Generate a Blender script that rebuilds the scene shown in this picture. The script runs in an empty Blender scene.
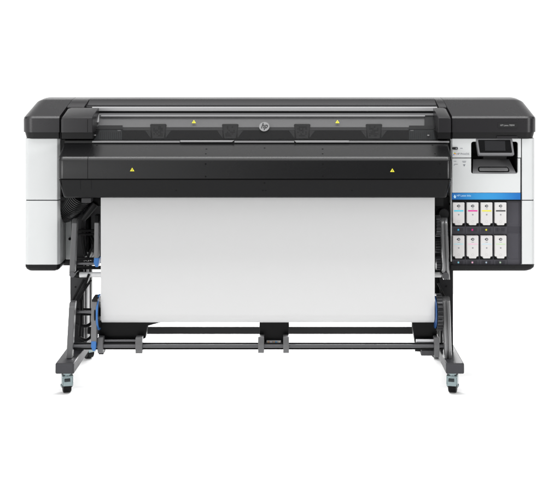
import bpy, math, random
from mathutils import Vector, Matrix
random.seed(4)
SC = bpy.context.scene
COL = SC.collection
# ------------------------------------------------------------ camera, world, lights
D, CX, CY, K, H, XC = 6.2, 288.0, 50.0, 0.005, 1.674, 0.04
cam_d = bpy.data.cameras.new('camera'); cam = bpy.data.objects.new('camera', cam_d); COL.objects.link(cam)
cam.location = (XC, -D, H); cam.rotation_euler = (math.radians(90), 0, 0)
cam_d.sensor_width = 36; cam_d.lens = 36*D/(560*K)
cam_d.shift_x = -(CX-280)/560; cam_d.shift_y = -(246-CY)/560
cam_d.clip_start = 0.1; cam_d.clip_end = 500
SC.camera = cam
SC.render.resolution_x, SC.render.resolution_y = 1024, 900
SC.view_settings.view_transform = 'Standard'; SC.view_settings.look = 'None'
SC.view_settings.exposure = 0; SC.view_settings.gamma = 1

w = bpy.data.worlds.new('World'); SC.world = w; w.use_nodes = True
nt = w.node_tree; N = nt.nodes; L = nt.links
N.clear()
out = N.new('ShaderNodeOutputWorld'); bg = N.new('ShaderNodeBackground'); tc = N.new('ShaderNodeTexCoord'); sp = N.new('ShaderNodeSeparateXYZ')
L.new(tc.outputs['Generated'], sp.inputs[0])
def mr(src, a, b, c, d):
    m = N.new('ShaderNodeMapRange'); m.interpolation_type = 'SMOOTHSTEP'
    L.new(src, m.inputs['Value'])
    for k, v in zip(('From Min', 'From Max', 'To Min', 'To Max'), (a, b, c, d)): m.inputs[k].default_value = v
    return m.outputs[0]
def mixf(f, a, b):
    m = N.new('ShaderNodeMix'); m.data_type = 'FLOAT'; L.new(f, m.inputs[0])
    for i, v in ((2, a), (3, b)):
        if isinstance(v, (int, float)): m.inputs[i].default_value = v
        else: L.new(v, m.inputs[i])
    return m.outputs[0]
# white studio: bright behind and above, darker in front, brighter front left than front right
fr = mr(sp.outputs[0], -0.28, 0.06, 1.2, 0.10)
back = mixf(mr(sp.outputs[2], 0.20, 0.38, 0, 1), 1.35, 0.10)      # bright backdrop sweep, dark studio above it
v = mixf(mr(sp.outputs[1], -0.25, 0.15, 0, 1), fr, back)
v = mixf(mr(sp.outputs[2], 0.5, 0.68, 0, 1), v, 1.05)
L.new(v, bg.inputs['Strength']); bg.inputs['Color'].default_value = (1, 1, 1, 1)
L.new(bg.outputs[0], out.inputs[0])

def area(name, loc, target, sx, sy, power, col=(1, 1, 1)):
    d = bpy.data.lights.new(name, 'AREA'); d.shape = 'RECTANGLE'; d.size = sx; d.size_y = sy; d.energy = power; d.color = col
    o = bpy.data.objects.new(name, d); COL.objects.link(o); o.location = loc
    o.rotation_euler = (Vector(target)-Vector(loc)).to_track_quat('-Z', 'Y').to_euler()
area('overhead_softbox', (0, -0.95, 4.6), (0, -0.6, 0.0), 6.0, 0.5, 142)
area('hidden_floor_fill', (0, 2.1, 1.0), (0, 0.0, -0.2), 2.3, 0.35, 140)  # added lamp hidden behind the printer to whiten the floor beneath
area('front_left_softbox', (-4.0, -4.4, 1.5), (-0.3, 0, 0.9), 1.6, 1.6, 58)
area('added_right_fill', (4.3, -4.2, 1.5), (0.3, 0, 0.9), 1.6, 1.6, 75)  # added fill lamp to even out the whites on the right

# ------------------------------------------------------------ coordinates
def S(Y): return K*(D+Y)/D
def X(px, Y=0.0): return XC+(px-CX)*S(Y)
def Z(py, Y=0.0): return H-(py-CY)*S(Y)

# ------------------------------------------------------------ materials
def lin(c): c /= 255.0; return c/12.92 if c <= 0.04045 else ((c+0.055)/1.055)**2.4
MATS = {}
def mat(name, rgb, rough=0.5, spec=0.5, metal=0.0, bump=0.0, bscale=900, var=0.0, alpha=None, coat=0.0):
    if name in MATS: return MATS[name]
    m = bpy.data.materials.new(name); m.use_nodes = True; MATS[name] = m
    n = m.node_tree.nodes; l = m.node_tree.links; p = n['Principled BSDF']
    c = [lin(x) for x in (rgb if isinstance(rgb, (tuple, list)) else (rgb,)*3)]+[1]
    p.inputs['Base Color'].default_value = c; p.inputs['Roughness'].default_value = rough
    p.inputs['Specular IOR Level'].default_value = spec; p.inputs['Metallic'].default_value = metal
    p.inputs['Coat Weight'].default_value = coat
    t = n.new('ShaderNodeTexCoord')
    if var:
        q = n.new('ShaderNodeTexNoise'); q.inputs['Scale'].default_value = 3; q.inputs['Detail'].default_value = 6
        l.new(t.outputs['Object'], q.inputs['Vector'])
        h = n.new('ShaderNodeMapRange'); h.inputs['To Min'].default_value = max(0, rough-var); h.inputs['To Max'].default_value = min(1, rough+var)
        l.new(q.outputs[0], h.inputs['Value']); l.new(h.outputs[0], p.inputs['Roughness'])
    if bump:
        q = n.new('ShaderNodeTexNoise'); q.inputs['Scale'].default_value = bscale; q.inputs['Detail'].default_value = 2
        l.new(t.outputs['Object'], q.inputs['Vector'])
        b = n.new('ShaderNodeBump'); b.inputs['Strength'].default_value = bump; b.inputs['Distance'].default_value = 0.0006
        l.new(q.outputs[0], b.inputs['Height']); l.new(b.outputs[0], p.inputs['Normal'])
    if alpha is not None:
        tr = n.new('ShaderNodeBsdfTransparent'); mx = n.new('ShaderNodeMixShader'); mx.inputs[0].default_value = alpha
        l.new(tr.outputs[0], mx.inputs[1]); l.new(p.outputs[0], mx.inputs[2]); l.new(mx.outputs[0], n['Material Output'].inputs[0])
    return m
WHITE = mat('white_plastic', (206, 208, 208), 0.45, 0.4, bump=0.08, var=0.05)
COVER = mat('dark_grey_plastic', (37, 36, 38), 0.28, 0.42, bump=0.14, var=0.04)
MODULE = mat('charcoal_painted_metal', (20, 20, 21), 0.27, 0.45, bump=0.12, var=0.04)
BLACK = mat('black_plastic', (17, 17, 18), 0.5, 0.2, bump=0.15)
FASC = mat('fascia_charcoal', (20, 20, 21), 0.4, 0.2, bump=0.12, var=0.04)
DEEP = mat('deep_black', (7, 7, 8), 0.7, 0.2)
STEEL = mat('grey_satin_metal', (100, 100, 102), 0.24, 0.5, 0.95, var=0.06)
ARM = mat('grey_painted_metal', (92, 92, 93), 0.42, 0.5, 0.2, var=0.08)
ZINC = mat('zinc_plated_steel', (138, 152, 154), 0.28, 0.5, 0.85, var=0.1)
SILVER = mat('silver_trim', (172, 172, 173), 0.35, 0.5, 0.2)
BLUE = mat('blue_plastic', (46, 104, 168), 0.4, 0.5)
BAY = mat('graphite_bay_plastic', (70, 69, 75), 0.6, 0.3, bump=0.3)
BAYD = mat('graphite_label', (56, 55, 61), 0.6, 0.3)
PAPER = mat('white_paper', (199, 199, 199), 0.85, 0.15)
SEAM = mat('dark_seam_backing', (60, 62, 64), 0.8, 0.1)  # dark backing strip behind the gaps between panels
YEL = mat('yellow_label', (222, 214, 60), 0.6, 0.3)
INK = mat('dark_print', (70, 72, 76), 0.7, 0.2)
LPRINT = mat('pale_grey_print', (128, 130, 136), 0.7, 0.2)
GLASS = mat('smoked_window', (26, 26, 27), 0.15, 0.25, alpha=0.33)
SCREEN = mat('dark_screen', (26, 26, 28), 0.12, 0.6)

# ------------------------------------------------------------ mesh helpers
class MB:
    def __init__(s): s.v = []; s.f = []
    def add(s, vs, fs):
        o = len(s.v); s.v += [tuple(v) for v in vs]; s.f += [tuple(i+o for i in f) for f in fs]; return s
    def box(s, x0, x1, y0, y1, z0, z1):
        return s.plate([(x0, z0), (x1, z0), (x1, z1), (x0, z1)], y0, y1)
    def pbox(s, a, b, t, u, Yf, Yb):                 # front face by picture extents at its own distance
        return s.box(X(a, Yf), X(b, Yf), Yf, Yb, Z(u, Yf), Z(t, Yf))
    def plate(s, loop, y0, y1):                       # XZ outline extruded along Y
        n = len(loop)
        vs = [(x, y0, z) for x, z in loop]+[(x, y1, z) for x, z in loop]
        fs = [tuple(range(n)), tuple(reversed(range(n, 2*n)))]+[(j, i, i+n, j+n) for i in range(n) for j in [(i+1) % n]]
        return s.add(vs, fs)
    def prismx(s, prof, x0, x1):                      # YZ outline extruded along X
        n = len(prof)
        vs = [(x0, y, z) for y, z in prof]+[(x1, y, z) for y, z in prof]
        fs = [tuple(reversed(range(n))), tuple(range(n, 2*n))]+[(i, j, j+n, i+n) for i in range(n) for j in [(i+1) % n]]
        return s.add(vs, fs)
    def planz(s, loop, z0, z1):                       # XY outline extruded along Z
        n = len(loop)
        vs = [(x, y, z0) for x, y in loop]+[(x, y, z1) for x, y in loop]
        fs = [tuple(reversed(range(n))), tuple(range(n, 2*n))]+[(i, j, j+n, i+n) for i in range(n) for j in [(i+1) % n]]
        return s.add(vs, fs)
    def loft(s, rings, closed=True):
        n = len(rings[0]); o = len(s.v)
        for r in rings: s.v += [tuple(p) for p in r]
        for k in range(len(rings)-1):
            for i in range(n):
                j = (i+1) % n
                s.f.append((o+k*n+i, o+k*n+j, o+(k+1)*n+j, o+(k+1)*n+i))
        s.f.append(tuple(o+i for i in reversed(range(n)))); s.f.append(tuple(o+(len(rings)-1)*n+i for i in range(n)))
        return s
    def tube(s, pts, r, seg=16):
        pts = [Vector(p) for p in pts]; rings = []; up = None
        for i, p in enumerate(pts):
            d = (pts[min(i+1, len(pts)-1)]-pts[max(i-1, 0)]).normalized()
            if up is None:
                a = Vector((0, 0, 1)) if abs(d.z) < 0.9 else Vector((0, 1, 0)); up = a.cross(d).normalized()
            up = (up-d*up.dot(d)).normalized(); q = d.cross(up)
            rr = r[i] if isinstance(r, (list, tuple)) else r
            rings.append([p+(up*math.cos(2*math.pi*k/seg)+q*math.sin(2*math.pi*k/seg))*rr for k in range(seg)])
        return s.loft(rings)
    def build(s, name, m, parent=None, bevel=0.0, seg=2, angle=30):
        me = bpy.data.meshes.new(name); me.from_pydata(s.v, [], s.f); me.materials.append(m)
        import bmesh
        b = bmesh.new(); b.from_mesh(me); bmesh.ops.recalc_face_normals(b, faces=b.faces); b.to_mesh(me); b.free()
        me.polygons.foreach_set('use_smooth', [True]*len(me.polygons))
        me.set_sharp_from_angle(angle=math.radians(angle))
        o = bpy.data.objects.new(name, me); COL.objects.link(o)
        if parent is not None: o.parent = parent
        if bevel:
            q = o.modifiers.new('bevel', 'BEVEL'); q.width = bevel; q.segments = seg; q.limit_method = 'ANGLE'
            q.angle_limit = math.radians(28); q.harden_normals = True
        return o
def rounded(loop, r, seg=6):
    """polygon [(x,z)] with corner radii r (number or list)"""
    n = len(loop); o = []
    for i, p in enumerate(loop):
        R = r[i] if isinstance(r, (list, tuple)) else r
        if R <= 0: o.append(p); continue
        a = Vector(loop[i-1]); b = Vector(p); c = Vector(loop[(i+1) % n])
        u = (a-b).normalized(); v = (c-b).normalized(); ang = u.angle(v)
        t = R/math.tan(ang/2); p0 = b+u*t; p1 = b+v*t
        ce = b+(u+v).normalized()*(R/math.sin(ang/2))
        a0 = math.atan2(p0.y-ce.y, p0.x-ce.x); a1 = math.atan2(p1.y-ce.y, p1.x-ce.x)
        da = (a1-a0+math.pi) % (2*math.pi)-math.pi
        for k in range(seg+1):
            t_ = a0+da*k/seg; o.append((ce.x+R*math.cos(t_), ce.y+R*math.sin(t_)))
    return o
def rect(a, b, t, u, Y): return [(X(a, Y), Z(u, Y)), (X(b, Y), Z(u, Y)), (X(b, Y), Z(t, Y)), (X(a, Y), Z(t, Y))]
def circle(cx, cz, rx, rz=None, n=24):
    rz = rz or rx; return [(cx+rx*math.cos(2*math.pi*i/n), cz+rz*math.sin(2*math.pi*i/n)) for i in range(n)]
def empty(name, loc=(0, 0, 0), parent=None):
    o = bpy.data.objects.new(name, None); COL.objects.link(o); o.location = loc; o.empty_display_size = 0.05
    if parent is not None: o.parent = parent
    return o
def text(s, name, loc, size, m, parent, shear=0.0, rot=math.pi/2, align='CENTER', sx=1.0, bold=0.0):
    cu = bpy.data.curves.new(name, 'FONT'); cu.body = s; cu.size = size; cu.shear = shear
    cu.align_x = align; cu.align_y = 'CENTER'; cu.extrude = 0.0002; cu.offset = bold; cu.resolution_u = 3
    t = bpy.data.objects.new(name, cu); COL.objects.link(t)
    dg = bpy.context.evaluated_depsgraph_get(); me = bpy.data.meshes.new_from_object(t.evaluated_get(dg))
    bpy.data.objects.remove(t); bpy.data.curves.remove(cu)
    me.transform(Matrix.Translation(loc) @ Matrix.Rotation(rot, 4, 'X') @ Matrix.Diagonal((sx, 1, 1, 1)))
    me.materials.clear(); me.materials.append(m)
    o = bpy.data.objects.new(name, me); COL.objects.link(o); o.parent = parent
    return o

# ------------------------------------------------------------ setting
f = MB().box(-5, 5, -3.0, 2.3, -0.05, 0).build('floor', mat('white_studio_floor', (246, 246, 246), 0.9, 0.0))
f['kind'] = 'structure'

# ------------------------------------------------------------ the printer
P = empty('large_format_printer')
P['label'] = 'wide dark grey and white large format printer on a castered stand'
P['category'] = 'printer'

# ---- cabinets (plan outlines in X,Y)
YB = 0.56
def cabinet_plan(grow=0.0, left=True):
    g = grow
    if left:
        x0, x1, x2 = X(24.5)+g, X(57.2)-g, X(60.5, 0.02)-g
        loop = [(x0, YB), (x0, 0+g), (x1, 0+g), (x2, 0.018+g), (x2, 0.15+g), (X(75.5, 0.15)-g, 0.15+g), (X(75.5, 0.15)-g, YB)]
        return rounded(loop, [0, 0.022, 0, 0, 0, 0, 0])
ZT, ZM, ZL, ZB = Z(138.3), Z(200.3), Z(264.8), Z(270.8)
c = MB().planz(cabinet_plan(), ZM+0.0022, ZT).build('left_cabinet', WHITE, P, 0.003)
lo = cabinet_plan()
# lower half: behind the notch for the hose only the outer box rises to the seam
x0, x1, x2 = X(24.5), X(57.2), X(60.5, 0.02)
lower = MB().planz(rounded([(x0, YB), (x0, 0), (x1, 0), (x2, 0.018), (x2, 0.15), (x2, YB)], [0, 0.022, 0, 0, 0, 0]), ZL, ZM-0.0022)
lower.build('lower_panel', WHITE, c, 0.003)
MB().box(x2+0.001, X(76.5, 0.15), 0.15, YB-0.002, ZL+0.001, Z(221, 0.15)).build('inner_panel', mat('light_grey_plastic', (222, 225, 225), 0.5, 0.3), c, 0.004)
MB().planz(cabinet_plan(0.004), ZM-0.003, ZM+0.003).build('seam', SEAM, c)
g = 0.002
bz = MB()
loopb = cabinet_plan(0.0005)
inn = cabinet_plan(0.016)
bz.loft([[(a, b, Z(271.2)) for a, b in inn], [(a, b, Z(269.5)) for a, b in cabinet_plan(0.006)], [(a, b, Z(267)) for a, b in loopb], [(a, b, ZL) for a, b in loopb]])
bz.build('base_trim', BLACK, c)
MB().tube([(X(69.7, 0.14), 0.14, Z(239, 0.14)), (X(69.7, 0.14), 0.151, Z(239, 0.14))], 0.007).build('screw', DEEP, c)

# right cabinet: shell behind plates
R = MB()
XL, XR = X(452.2), X(535.5)
R.planz([(XL+0.001, YB), (XL+0.001, 0.02), (X(470.5), 0.02), (X(470.5), 0.3), (X(518.5), 0.3), (X(518.5), 0.02), (XR-0.03, 0.02), (XR-0.002, 0.03), (XR-0.002, YB)], Z(192.5), ZT)
RC = R.build('right_cabinet', mat('white_shell', (205, 207, 207), 0.5, 0.3), P, 0.0)
Yp = 0.0
# pillar at the right edge
pil = rounded([(X(522.0), 0.12), (X(522.0), Yp), (XR, Yp), (XR, 0.12)], [0, 0.004, 0.03, 0])
MB().planz(pil, ZM+0.0022, ZT-0.001).build('pillar_panel', WHITE, RC, 0.002)
MB().planz(pil, Z(264.2), ZM-0.0022).build('pillar_panel', WHITE, RC, 0.002)
MB().planz([(X(521.4), 0.11), (X(521.4), 0.006), (XR-0.012, 0.006), (XR-0.004, 0.03), (XR-0.004, 0.11)], Z(264), ZT-0.002).build('seam', SEAM, RC)
# front panels with the notch for the control panel
A0, A1, AT, AB = 471.2, 518.0, 141.6, 173.8
up = [(X(452.2), Z(157.6)), (X(A0), Z(157.6)), (X(A0), Z(AT)), (X(A1), Z(AT)), (X(A1), Z(157.6)), (X(521.0), Z(157.6)), (X(521.0), ZT-0.001), (X(452.2), ZT-0.001)]
MB().plate(rounded(up, [0, 0, 0.012, 0.012, 0, 0, 0, 0]), Yp, 0.02).build('upper_panel', WHITE, RC, 0.0012)
lw = [(X(452.2), Z(192.7)), (X(520.4), Z(192.7)), (X(520.4), Z(158.4)), (X(A1), Z(158.4)), (X(A1), Z(AB)), (X(A0), Z(AB)), (X(A0), Z(158.4)), (X(452.2), Z(158.4))]
MB().plate(rounded(lw, [0, 0, 0, 0, 0.012, 0.012, 0, 0]), Yp, 0.02).build('lower_panel', WHITE, RC, 0.0012)
MB().pbox(453, 471, 157.2, 158.8, 0.006, 0.03).build('seam', SEAM, RC)
MB().pbox(518, 521.3, 157.2, 158.8, 0.006, 0.03).build('seam', SEAM, RC)
# blue band with lettering
def bluemat():
    m = mat('blue_band', (40, 140, 214), 0.4, 0.4)
    n = m.node_tree.nodes; l = m.node_tree.links
    t = n.new('ShaderNodeTexCoord'); wv = n.new('ShaderNodeTexWave'); wv.inputs['Scale'].default_value = 1.1; wv.inputs['Distortion'].default_value = 6; wv.inputs['Detail'].default_value = 1
    cr = n.new('ShaderNodeValToRGB'); cr.color_ramp.elements[0].color = (lin(22), lin(100), lin(174), 1); cr.color_ramp.elements[1].color = (lin(50), lin(144), lin(204), 1)
    l.new(t.outputs['Object'], wv.inputs['Vector']); l.new(wv.outputs['Color'], cr.inputs[0]); l.new(cr.outputs[0], n['Principled BSDF'].inputs['Base Color'])
    return m
BB = MB().pbox(452.0, 520.6, 193.0, 199.6, -0.001, 0.02).build('blue_band', bluemat(), RC, 0.0008)
LW = mat('pale_blue_print', (190, 226, 246), 0.6, 0.3)
text('HP Latex Inks', 'lettering', (X(456.6), -0.0014, Z(195.6)), 0.0145, LW, BB, align='LEFT', sx=0.88)
drop = [(X(453.6), Z(196.5)), (X(454.8), Z(194.2)), (X(456.0), Z(196.8)), (X(455.5), Z(198.1)), (X(454.3), Z(198.1))]
MB().plate(rounded(drop, 0.002), -0.0014, 0).build('emblem', LW, BB)

# ---- ink bay
bay = MB().pbox(452.3, 520.8, 200.2, 265.2, 0.018, 0.1).build('ink_bay', BAY, P, 0.001)
MB().pbox(452.0, 521.0, 199.6, 201.1, 0.004, 0.02).build('lip', DEEP, bay)
cols = [458.4, 472.4, 486.3, 500.3]
for ci in cols+[514.0]:
    for r in (229.8, 262.4):
        b = MB()
        for k in range(5):
            q = ci-4.6+k*1.9
            if abs(k-2) < 1 and ci < 510: continue
            b.pbox(q, q+1.7, r-1.6, r+1.6, 0.0165, 0.019)
        if ci < 510: b.build('slot_marking', BAYD, bay)
for ci in (465.4, 479.3, 493.3, 507.3):
    MB().pbox(ci-0.25, ci+0.25, 201, 265, 0.0172, 0.019).build('divider', BAYD, bay)
for (t, u) in ((202.5, 225.5), (234.5, 259.5)):
    lp = [(X(509.5), Z(u)), (X(519.5), Z(u)), (X(519.5), Z(t)), (X(508), Z(t)), (X(508), Z(u-3))]
    MB().plate(lp, 0.0165, 0.019).build('blank_slot', mat('graphite_blank', (66, 65, 71), 0.6, 0.3, bump=0.3), bay, 0.001)
MB().pbox(508, 520.5, 226.5, 233, 0.0168, 0.019).build('blank_slot', BAYD, bay)
dots = [[(64, 190, 236), (226, 30, 140), (238, 226, 40), (92, 92, 80)], [(150, 222, 240), (246, 190, 216), (170, 186, 200), (176, 196, 176)]]
for r, y in enumerate((229.8, 262.5)):
    for k, ci in enumerate(cols):
        w_ = 0.8 if (r, k) != (0, 3) else 0.35
        m_ = mat('indicator_%d_%d' % (r, k), dots[r][k], 0.3, 0.5)
        MB().plate(rounded(rect(ci-w_, ci+w_, y-w_, y+w_, 0.015), 0.0015), 0.015, 0.019).build('indicator', m_, bay)
# well round each cartridge
for y0 in (202.2, 235.2):
    for ci in cols: MB().pbox(ci-6.3, ci+6.3, y0-0.8, y0+24.3, 0.0155, 0.0185).build('cartridge_well', DEEP, bay)
# strip at bay's left (edge of the door) and the base
MB().box(X(452.2)-0.006, X(452.2), 0.012, YB, Z(264.5), ZT-0.004).build('side_panel', mat('light_grey_plastic2', (212, 214, 214), 0.5, 0.3), RC)
MB().box(X(452.2)-0.007, X(452.2)-0.006, 0.04, 0.06, Z(206.2), Z(204.0)).build('latch_hole', DEEP, RC)
rb = [(XL-0.006, YB), (XL-0.006, 0.002), (XR, 0.002), (XR, YB)]
def rbp(gx): return rounded([(XL-0.006, YB), (XL-0.006, 0.002+gx*0.5), (XR-gx, 0.002+gx*0.5), (XR-gx, YB)], [0, 0, 0.03, 0])
MB().loft([[(a, b, Z(271.3)) for a, b in rbp(0.028)], [(a, b, Z(270.2)) for a, b in rbp(0.014)], [(a, b, Z(268)) for a, b in rbp(0.003)], [(a, b, Z(265.2)) for a, b in rbp(0)]]).build('base_trim', BLACK, RC)
MB().box(X(521.0), XR-0.004, 0.02, YB, Z(265.1), Z(200)).build('outer_wall', WHITE, RC)
MB().box(X(453), X(521), 0.1, YB, Z(265.1), Z(192.6)).build('bay_housing', BLACK, RC)

# ---- control panel alcove
al = MB()
y0, y1 = 0.004, 0.19
al.box(X(A0)-0.004, X(A0), 0.02, y1, Z(AB)-0.01, Z(AT)+0.01)
al.box(X(A1), X(A1)+0.004, 0.02, y1, Z(AB)-0.01, Z(AT)+0.01)
al.box(X(A0), X(A1), y1, y1+0.004, Z(AB), Z(AT))
al.box(X(A0), X(A1), 0.02, y1, Z(AT), Z(AT)+0.005)
ALC = al.build('alcove', BLACK, P)
CPG = mat('control_grey', (112, 112, 114), 0.4, 0.5, bump=0.15)
# sloped shelf: narrower at the back
def shelf_pt(u, t):  # u 0..1 across, t 0..1 from front to back
    yy = 0.006+t*0.12; zz = Z(AB-0.4, 0.006)+t*0.062
    xa = X(472.6)+t*0.020; xb = X(516.8)-t*0.016
    return Vector((xa+(xb-xa)*u, yy, zz))
sh = MB(); a, b, c_, d_ = shelf_pt(0, 0), shelf_pt(1, 0), shelf_pt(1, 1), shelf_pt(0, 1)
dn = Vector((0, 0, -0.03))
sh.add([a+dn, b+dn, c_+dn, d_+dn, a, b, c_, d_], [(3, 2, 1, 0), (4, 5, 6, 7), (0, 1, 5, 4), (1, 2, 6, 5), (2, 3, 7, 6), (3, 0, 4, 7)])
SH = sh.build('shelf', mat('shelf_grey', (146, 146, 148), 0.4, 0.5), ALC, 0.002)
def pill(u0, u1, t0, t1, off):
    e = 0.13*(t1-t0)/0.3
    pts2 = rounded([(u0, t0), (u1, t0), (u1, t1), (u0, t1)], 0.0001, 1)
    w0 = 0.4*(t1-t0)
    lp = []
    for k in range(9):
        an = -math.pi/2+math.pi*k/8; lp.append((u1+0.035*math.cos(an)*(t1-t0)/0.3, (t0+t1)/2+(t1-t0)/2*math.sin(an)))
    for k in range(9):
        an = math.pi/2+math.pi*k/8; lp.append((u0+0.035*math.cos(an)*(t1-t0)/0.3, (t0+t1)/2+(t1-t0)/2*math.sin(an)))
    top = [shelf_pt(u, t)+Vector((0, -0.4, 1)).normalized()*off for u, t in lp]
    bot = [p-Vector((0, 0, 0.006)) for p in top]
    return MB().loft([bot, top])
pill(0.17, 0.83, 0.10, 0.44, 0.0012).build('handle_recess', DEEP, SH)
pill(0.18, 0.82, 0.17, 0.36, 0.0030).build('handle_grip', mat('grip_grey', (160, 160, 161), 0.4, 0.5), SH)
# tilted display
TH = math.radians(18)
def tilt(mb):
    px, pz = 0.02, Z(158.2, -0.03)
    mb.v = [(x, px+(y-px)*math.cos(TH)+(z-pz)*math.sin(TH), pz+(z-pz)*math.cos(TH)-(y-px)*math.sin(TH)) for x, y, z in mb.v]
    return mb
Yd = -0.03
fr_ = MB().plate(rounded([(X(478.6, Yd), Z(158, Yd)), (X(514.6, Yd), Z(158, Yd)), (X(513.2, Yd), Z(140.2, Yd)), (X(476.6, Yd), Z(140.2, Yd))], [0.005, 0.005, 0.01, 0.01]), Yd, Yd+0.03)
DS = tilt(fr_).build('display', CPG, ALC, 0.003)
tilt(MB().plate(rounded([(X(480.0, Yd), Z(155.8, Yd)), (X(512.4, Yd), Z(155.8, Yd)), (X(511.2, Yd), Z(142.6, Yd)), (X(478.8, Yd), Z(142.6, Yd))], 0.004), Yd-0.0012, Yd+0.01)).build('bezel', mat('gloss_black', (12, 12, 13), 0.15, 0.5), DS)
tilt(MB().plate(rect(485.4, 505.8, 143.6, 153.8, Yd), Yd-0.0018, Yd+0.01)).build('screen', mat('screen_off_grey', (34, 34, 36), 0.25, 0.5), DS)
MB().box(X(484), X(508), 0.03, 0.12, Z(159.5), Z(150)).build('display_arm', BLACK, ALC, 0.004)

# small marks on the white panel
PW = MB().plate(rounded(rect(452.2, 457.9, 147.0, 149.6, 0), 0.0055), -0.0035, 0.001).build('power_switch', mat('switch_black', (20, 20, 22), 0.35, 0.5), RC, 0.001)
MB().plate(circle(X(456.3), Z(148.3), 0.0042, 0.0042), -0.0042, -0.003).build('power_button', mat('switch_grey', (120, 120, 124), 0.4, 0.4), PW)
MB().pbox(460.2, 462.7, 148.0, 148.5, -0.0005, 0.001).build('power_marking', LPRINT, RC)
em = empty('printed_logo', (0, 0, 0), RC)
for k, cc in enumerate(((96, 190, 90), (240, 120, 60), (70, 130, 220), (236, 190, 60))):
    xx, yy = ((454.9, 152.9), (455.3, 153.7), (453.9, 154.6), (454.2, 153.5))[k]
    MB().plate(rounded(rect(xx-0.5, xx+0.5, yy-0.5, yy+0.5, 0), 0.001), -0.0005-k*0.0001, 0.001).build('colour_petal', mat('petal%d' % k, cc, 0.6, 0.2), em)
text('HP PrintOS', 'lettering', (X(456.4), -0.0006, Z(153.9)), 0.0135, LPRINT, em, align='LEFT')
for (xx, yy, ww) in ((453.7, 161.2, 2.6), (462.2, 161.2, 4.0), (462.6, 162.2, 3.2), (454.2, 164.2, 3.6), (453.7, 165.1, 1.2)):
    MB().pbox(xx, xx+ww, yy-0.22, yy+0.22, -0.0005, 0.001).build('printed_line', LPRINT, RC)
ic = MB().plate([(X(462.9), Z(164.3)), (X(464.2), Z(166.6)), (X(465.5), Z(164.3))], -0.0005, 0.001)
ic.build('printed_arrow', LPRINT, RC)

# ---- top covers
def ztop(Y):
    pts = [(-0.02, Z(116.6, -0.02)), (0.345, Z(99.4, 0.345)), (0.47, Z(97.2, 0.47)), (0.6, 1.39), (0.7, 1.33)]
    if Y <= pts[0][0]: return pts[0][1]
    for (a, za), (b, zb) in zip(pts, pts[1:]):
        if Y <= b: return za+(zb-za)*(Y-a)/(b-a)
    return pts[-1][1]
def cover_ring(x, yf, drop, inset=0.0):
    zb = Z(132.3, -0.02)
    ys = [yf, yf+0.012, max(yf+0.013, 0.34), max(yf+0.02, 0.39), max(yf+0.03, 0.425), 0.6, 0.7]
    r = [(x, yf+0.002, zb)]
    r.append((x, yf, ztop(yf)-0.008-drop))
    r.append((x, yf+0.0085, ztop(yf+0.0085)-drop))
    for yy in (0.325, 0.345, 0.40, 0.47, 0.6, 0.7): r.append((x, max(yy, yf+0.02), ztop(yy)-drop))
    r.append((x, 0.7, zb))
    return r
def cover_side(xe, xi, sgn):
    """xe outer end, xi inner end; sgn=-1 left, +1 right"""
    m = MB(); r = 0.055; rings = []
    for k in range(0, 10):
        a = math.pi/2*k/9
        x = xe-sgn*(r-r*math.cos(math.pi/2-a)) if False else xe-sgn*r*(1-math.sin(math.pi/2-a))  # from end inward
        x = xe-sgn*r*(1-math.cos(a)); yf = -0.02+r*(1-math.sin(a))
        drop = 0.022*(1-math.sin(a))
        rings.append(cover_ring(x, yf, drop))
    rings.append(cover_ring(xi, -0.02, 0))
    m.loft(rings if sgn < 0 else rings)
    return m
LC = cover_side(X(22.4), X(59.3, -0.02), -1).build('side_cover', COVER, P, 0.0, angle=24)
RCV = cover_side(X(536.8), X(452.2, -0.02), 1).build('side_cover', COVER, P, 0.0, angle=24)
# lower band of the covers
def band(xe, xi, sgn, par):
    x0 = xe-sgn*0.004
    rr = rounded([(xi, 0.6), (xi, -0.010), (x0, -0.010), (x0, 0.6)], [0, 0, 0.055, 0], 10)
    r2 = rounded([(xi, 0.6), (xi, -0.004), (x0-sgn*0.010, -0.004), (x0-sgn*0.010, 0.6)], [0, 0, 0.045, 0], 10)
    MB().loft([[(a, b, Z(138.6)) for a, b in r2], [(a, b, Z(132.3, -0.02)) for a, b in rr]]).build('lower_band', mat('band_black', (13, 13, 14), 0.4, 0.3), par)
band(X(22.4), X(59.0), -1, LC); band(X(536.8), X(452.4), 1, RCV)
# badge and notch on the right cover
BG = MB().plate(rounded(rect(497.8, 517.6, 122.9, 127.6, -0.02), 0.001), -0.0212, -0.01).build('badge', mat('badge_black', (28, 28, 29), 0.35, 0.5), RCV)
text('HP Latex 700W', 'lettering', (X(507.4, -0.02), -0.0215, Z(125.3, -0.02)), 0.0125, mat('badge_print', (150, 150, 150), 0.6, 0.2), BG, sx=0.88)
MB().pbox(497, 517.5, 136.2, 138.3, -0.013, 0.0).build('latch', COVER, RCV, 0.001)
# back part of the side covers reaching behind the brackets
def backpart(xa, xb, par):
    zb = 1.2
    m = MB()
    prof = [(0.19, zb), (0.19, ztop(0.19)-0.004), (0.2, ztop(0.2))]+[(y, ztop(y)) for y in (0.345, 0.47, 0.6, 0.7)]+[(0.7, zb)]
    m.prismx(prof, xa, xb); return m.build('back_section', COVER, par, 0.002)
backpart(X(59.3, -0.02)+0.0005, X(84.5, 0.2), LC)
backpart(X(438.5, 0.2), X(452.2, -0.02)-0.0005, RCV)
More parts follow.
